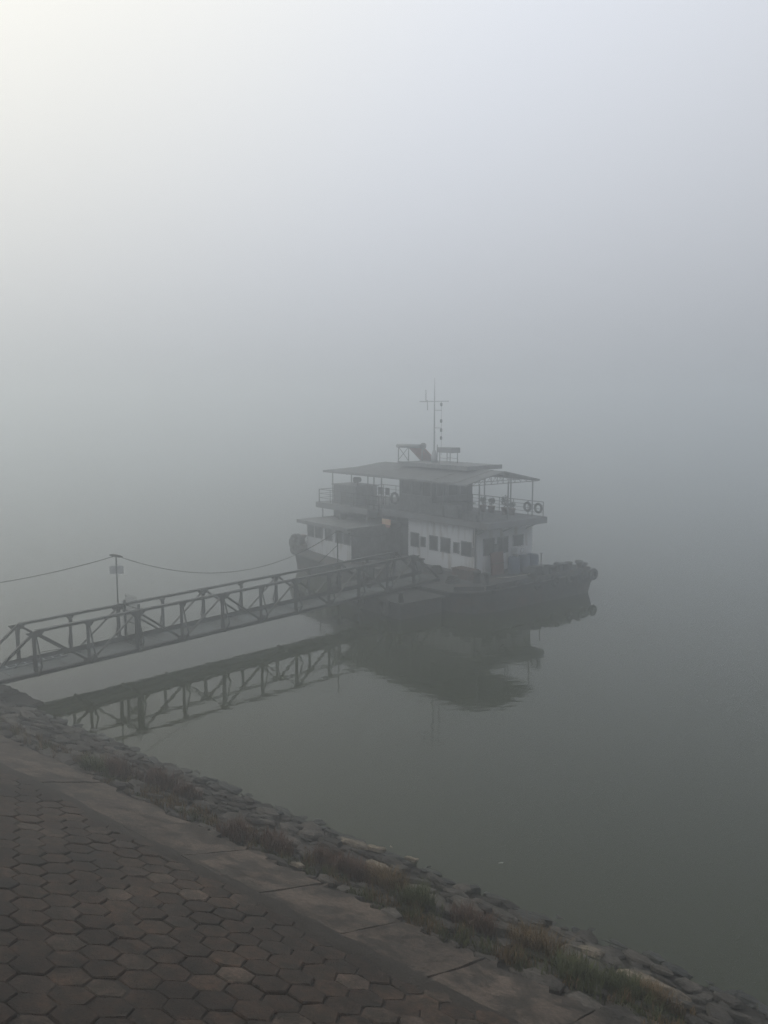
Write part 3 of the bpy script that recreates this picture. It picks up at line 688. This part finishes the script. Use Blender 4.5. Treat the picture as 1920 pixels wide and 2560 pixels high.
def chair(x, y, lab, rz):
    t_ = bthing('deck_chair', x, y, 3.36, lab, 'chair', 'chairs on the upper deck', rz)
    MB().box(-.21,.21,-.21,.21,.42,.46,.01).build('seat', 'dark_wall', t_)
    MB().box(-.2,.2,.18,.21,.52,.92,.008).build('backrest', 'dark_wall', t_)
    for a in (-.18,.18):
        MB().tube([(a,-.18,0),(a,-.18,.42)], .015, 6).build('leg', 'dark_steel', t_); MB().tube([(a,.19,0),(a,.2,.9)], .015, 6).build('leg', 'dark_steel', t_)
chair(-35.75,28.4,'left one of two dark chairs behind the upper deck railing',.1)
chair(-35.2,28.4,'right one of two dark chairs behind the upper deck railing',-.1)
tag(MB().torus((0,0,0), .26, .07, 'y', 18, 8).build('lifebuoy', 'dark_wall', loc=boat(-33.25,27.5,3.95), rot=BR), 'dark ring lifebuoy hung at the left end of the wheelhouse', 'lifebuoy')
t_ = bthing('searchlight', -35.85, 27.1, 4.42, 'round searchlight on a short post on top of the dark store box', 'searchlight')
MB().tube([(0,0,0),(0,0,.2)], .03, 6).build('post', 'dark_steel', t_); MB().tube([(-.02,-.2,.32),(.02,.16,.34)], [.17,.12], 12).build('lamp_housing', 'dark_steel', t_)
# solar water heater and tank stand on the bridge roof
t_ = bthing('solar_heater', -33.8, 29.0, 5.80, 'reddish tilted solar water heater with a tank on the roof', 'solar heater')
MB().tube([(-1.05,.0,.74),(1.02,.0,.78)], .10, 14).build('tank', 'grey_paint', t_)
MB().tube([(.98,.0,.80),(1.10,.0,.80)], .16, 14).build('tank_cap', 'dark_wall', t_)
for k in range(18):
    x = -.15 + k*.068
    MB().tube([(x,.03,.72),(x+.18,.75,-.02)], .024, 6).build('tube', 'solar_red', t_)
mb = MB(); mb.add([(-.2,.06,.66),(1.08,.06,.66),(1.26,.78,-.06),(-.02,.78,-.06),(-.2,.08,.69),(1.08,.08,.69),(1.26,.80,-.03),(-.02,.80,-.03)], [(0,1,2,3),(7,6,5,4),(0,4,5,1),(1,5,6,2),(2,6,7,3),(3,7,4,0)]); mb.build('back_panel', 'solar_red', t_)
for x in (-.95,-.12,.95): MB().tube([(x,.0,-.13),(x,.0,.70)], .028, 6).build('leg', 'grey_paint', t_)
MB().tube([(-.95,0,.68),(-.15,0,.0)], .018, 6).tube([(-.95,0,.0),(-.15,0,.68)], .018, 6).bar((-1.0,.0,-.1),(1.3,.0,-.1),.04).bar((-.02,.78,-.1),(1.3,.78,-.1),.04).tube([(.95,0,.7),(1.2,.76,-.05)], .03, 6).build('frame', 'grey_paint', t_)

t_ = bthing('water_tank', -31.05, 29.2, 5.80, 'small box tank on four thin legs right of the mast', 'tank')
MB().box(-.52,.52,-.3,.3,.52,.78,.02).build('tank_box', 'grey_paint', t_)
for x in (-.4,.36):
    for y in (-.25,.25): MB().tube([(x,y,0),(x,y,.52)], .025, 6).build('leg', 'grey_paint', t_)
MB().bar((-.4,-.25,.25),(.36,-.25,.22),.02).bar((-.4,.25,.25),(.36,.25,.22),.02).build('brace', 'grey_paint', t_)
# faded sign on the middle of the boat
t_ = bthing('faded_sign', -33.25, 26.95, 2.62, 'small faded cream and orange sign hung below the upper deck edge', 'sign')
MB().box(-.34,.34,-.015,.015,.02,.30).build('panel', 'sign_cream', t_); MB().box(-.05,.28,-.01,.012,-.12,.02).build('lower_flap', 'solar_red', t_)
MB().tube([(-.25,0,.3),(-.25,.05,.52)], .008, 5).tube([(.25,0,.3),(.25,.05,.52)], .008, 5).build('hanger', 'dark_steel', t_)
# in front of the right house wall
t_ = bthing('red_panel', -26.95, 28.55, .82, 'dull red upright board leaning at the right end wall of the house', 'board')
MB().box(-.03,.03,-.4,.4,.0,1.05).build('board', 'red_paint', t_, rot=(0,R(-6),0)); MB().box(.03,.06,-.4,.4,.5,.56).build('batten', 'wood', t_, rot=(0,R(-6),0))
def barrel(x, y, lab, r_=.28, h=.78):
    t_ = bthing('blue_barrel', x, y, .84, lab, 'barrel', 'blue barrels on the foredeck')
    MB().lathe([(r_*.9,0),(r_,.04),(r_*1.02,h*.33),(r_*.97,h*.35),(r_*1.02,h*.66),(r_*.97,h*.68),(r_,h*.95),(r_*.88,h)], 18).build('body', 'blue_plastic', t_)
    MB().lathe([(.05,h),(.05,h+.03)], 8, (r_*.5,0,0)).build('cap', 'dark_wall', t_)
barrel(-26.6,29.25,'blue barrel next to the red board on the foredeck')
barrel(-26.6,29.95,'middle blue barrel of three on the foredeck')
barrel(-26.6,30.55,'blue barrel furthest right on the foredeck')
t_ = bthing('air_conditioner', -27.0, 30.2, 2.02-.35, 'white wall unit under the right end windows above the barrels', 'air unit')
MB().box(-.28,.12,-.42,.42,-.03,.30,.02).build('case', 'white_paint', t_); MB().torus((.13,-.1,.13), .12, .012, 'x', 16, 5).build('fan_ring', 'grey_paint', t_)
# clutter of the near side deck
t_ = bthing('rust_box', -27.3, 26.75, .80, 'rust red deck box at the near corner of the white house', 'box')
MB().box(-.55,.55,-.3,.3,0,.42,.02).build('case', 'rust_hull', t_); MB().box(-.58,.58,-.33,.33,.42,.47,.01).build('lid', 'rust_hull', t_)
t_ = bthing('cargo_box', -30.3, 25.9, .80, 'dark deck locker beside the boat end of the gangway', 'box')
MB().box(-.7,.7,-.4,.4,0,.6,.03).build('case', 'dark_wall', t_); MB().box(-.73,.73,-.43,.43,.6,.66,.01).build('lid', 'dark_steel', t_)
for k, (x, y, lab) in enumerate(((-26.9,25.6,'dark coil of rope on the near deck beside the gangway end'),(-29.2,26.7,'dark coil of rope against the white house wall'))):
    mb = MB()
    for q in range(4): mb.torus((0,0,.05+.075*q), .30-.03*q, .045, 'z', 16, 6)
    tag(mb.build('rope_coil', 'hull', loc=boat(x,y,.80), rot=BR), lab, 'rope', 'rope coils on the near deck')
tag(MB().tube(sag_pts(boat(-25.0,26.2,1.25), boat(-24.8,30.2,1.35), .12), .022, 6).build('mooring_rope', 'rope'), 'pale rope stretched low across the foredeck', 'rope')
# ---- landing pontoon that carries the gangway
pon = bthing('landing_pontoon', -28.0, 22.7, 0, 'low dark landing pontoon under the boat end of the gangway', 'pontoon')
MB().box(-2.4,2.3,-1.15,1.2,-.4,.62,.06).build('float', 'hull', pon)
MB().box(-2.5,2.4,-1.22,1.25,.621,.68).build('deck', 'deck_paint', pon)
for x in (-2.2,0,2.1): MB().lathe([(.12,0),(.09,.3),(.13,.36),(.13,.42)],10,(x,-.95,.68)).build('bollard','dark_steel',pon)
for x, y, lab in ((-30.0,21.42,'left black tyre fender on the near face of the landing pontoon'),(-28.3,21.42,'middle black tyre fender on the near face of the landing pontoon'),(-26.6,21.42,'right black tyre fender on the near face of the landing pontoon')):
    tag(MB().torus((0,0,0), .28, .12, 'y', sq=.9).build('fender_tyre', 'rubber', loc=boat(x,y,.42), rot=BR), lab, 'tyre', 'tyre fenders on the pontoon')
for k, (x, y, h) in enumerate(((-29.9,23.2,.95),(-29.3,23.4,.75))):
    o = bthing('oil_drum', x, y, .68, ('taller' if k == 0 else 'shorter') + ' dark drum at the left end of the landing pontoon', 'drum', 'drums on the pontoon')
    MB().lathe([(.28,0),(.29,.03),(.28,.3),(.295,.33),(.28,.36),(.28,h-.04),(.29,h-.02),(.26,h)],16).build('body','hull',o)
    MB().lathe([(.04,h),(.04,h+.025)],8,(.14,0,0)).build('bung','dark_steel',o)

# ================================================================ VEGETATION
def blades(mb, base, n, hgt, spread, rd, lean=.5, wd=.007):
    for _ in range(n):
        an = rd.uniform(0,6.283); rr = spread*math.sqrt(rd.random()); p = Vector(base) + Vector((rr*math.cos(an), rr*math.sin(an), -.02))
        p.z -= 0
        h = hgt*rd.uniform(.45,1.1); a2 = rd.uniform(0,6.283); l = lean*h*rd.uniform(.2,1.0)
        d = Vector((math.cos(a2)*l, math.sin(a2)*l, h)); s_ = Vector((-math.sin(a2), math.cos(a2), 0))*wd*rd.uniform(.7,1.4)
        m_ = p + Vector((d.x*.35, d.y*.35, d.z*.6))
        mb.add([p-s_, p+s_, m_+s_*.8, m_-s_*.8, p+d], [(0,1,2,3),(3,2,4)])
def veg(name, m, defs, seed):
    rd = random.Random(seed); mb = MB()
    for a, o, n, h, sp in defs:
        k = max(1, n//14)
        for _ in range(k):
            aa, oo = a + rd.gauss(0,sp*.6), o + rd.gauss(0,sp*.35)
            blades(mb, bank(aa, oo, hb(oo)-.02), 14, h*rd.uniform(.6,1.2), .10, rd)
    return mb.build(name, m)
rd = random.Random(77)
dg = []; dd = []
for _ in range(260):
    a = rd.uniform(-26, 2); o = 9.40 + abs(rd.gauss(0,.42))
    dens = .35 + .65*(1/(1+math.exp(-(a+9.0)*1.1)))
    if rd.random() < dens: dg.append((a, o, rd.randint(30,90), rd.uniform(.07,.19) if a > -9.5 else rd.uniform(.05,.12), rd.uniform(.10,.28)))
    if rd.random() < .75: dd.append((a + rd.uniform(-.3,.3), o + rd.uniform(-.1,.25), rd.randint(20,55), rd.uniform(.10,.24), rd.uniform(.10,.25)))
tag(veg('green_grass', 'grass_green', dg, 3), 'dull green grass growing along the lower edge of the concrete slabs', 'grass', kind='stuff')
tag(veg('dry_grass', 'grass_dry', dd, 4), 'dry brown grass between the stones of the bank', 'grass', kind='stuff')
# single bushy weeds
weeds = [(300,1935,.55,.45,'weed_red','wide reddish weed clump nearest the gangway on the bank'),
         (235,1925,.40,.40,'grass_green','dark green weed clump at the top of the concrete slabs'),
         (400,1962,.55,.48,'weed_red','reddish brown weed clump between the dark green one and the stones'),
         (470,1992,.40,.36,'weed_red','low rust brown weed clump below the large reddish ones'),
         (598,2090,.46,.36,'weed_red','dark brown weed tuft left of the middle slabs'),
         (685,2118,.50,.38,'weed_red','round brown weed tuft above the broken slab corner'),
         (830,2165,.52,.38,'weed_red','rust brown weeds beside the chalky white stone'),
         (895,2190,.50,.34,'weed_red','spreading brown weeds left of the green grass'),
         (975,2215,.50,.40,'grass_dry','tan dry grass clump at the head of the green grass'),
         (1045,2260,.45,.40,'grass_green','dense dark green clump in the middle of the bank'),
         (1185,2310,.45,.36,'weed_red','brown weed clump inside the green grass'),
         (1345,2375,.60,.42,'grass_dry','yellowish dry grass clump on the lower bank'),
         (1440,2440,.60,.36,'grass_green','broad green grass clump near the bottom edge'),
         (1560,2480,.50,.34,'grass_green','green clump just left of the big cream boulder'),
         (1632,2500,.40,.30,'grass_dry','orange dry tuft in front of the big cream boulder')]
for k, (X, Y, sp, h, m_, lab) in enumerate(weeds):
    aa, oo = unproj_bank(X, Y); rd = random.Random(900+k); mb = MB()
    base = bank(aa, oo, hb(oo))
    for _ in range(46):
        q = (rd.gauss(0,sp*.42), rd.gauss(0,sp*.24)); P = bank(aa+q[0], oo+q[1], hb(oo+q[1])-.02)
        fall = math.exp(-(q[0]**2+q[1]**2)/(sp*sp))
        blades(mb, (P[0]-base[0], P[1]-base[1], P[2]-base[2]), 16, h*(.35+.65*fall)*rd.uniform(.7,1.1), .07, rd, lean=.75, wd=.006)
    tag(mb.build('weed_clump', m_, loc=base), lab, 'weeds', 'weed clumps on the bank')

# scrap of litter on the water
mb = MB(); mb.add([(-.05,-.01,.002),(.03,-.02,.006),(.06,.01,.01),(.01,.02,.012),(-.04,.01,.003),(0,0,.016)], [(0,1,5),(1,2,5),(2,3,5),(3,4,5),(4,0,5),(4,3,2,1,0)])
c, s_ = math.cos(R(PITCH)), math.sin(R(PITCH)); xr, ur = (1252-960)/F_PX, -(2158-1280)/F_PX
dv = Vector((xr, c+ur*s_, -s_+ur*c)); dv *= -HC/dv.z
tag(mb.build('floating_litter', 'litter', loc=(dv.x, dv.y, 0)), 'tiny white scrap floating alone on the open water', 'litter')

# ================================================================ FOG
mb = MB(); mb.box(-420, 420, -120, 620, -3.4, 13.0)
fog = bpy.data.materials.new('fog'); fog.use_nodes = True; t = fog.node_tree; t.nodes.clear()
mo = t.nodes.new('ShaderNodeOutputMaterial'); pv = t.nodes.new('ShaderNodeVolumePrincipled')
pv.inputs['Color'].default_value = (0.930, 0.960, 0.980, 1); pv.inputs['Density'].default_value = FOG; pv.inputs['Anisotropy'].default_value = 0.82
t.links.new(pv.outputs[0], mo.inputs['Volume']); MAT['fog'] = fog
tag(mb.build('haze', 'fog'), 'even pale river fog over the water', 'fog', kind='stuff')
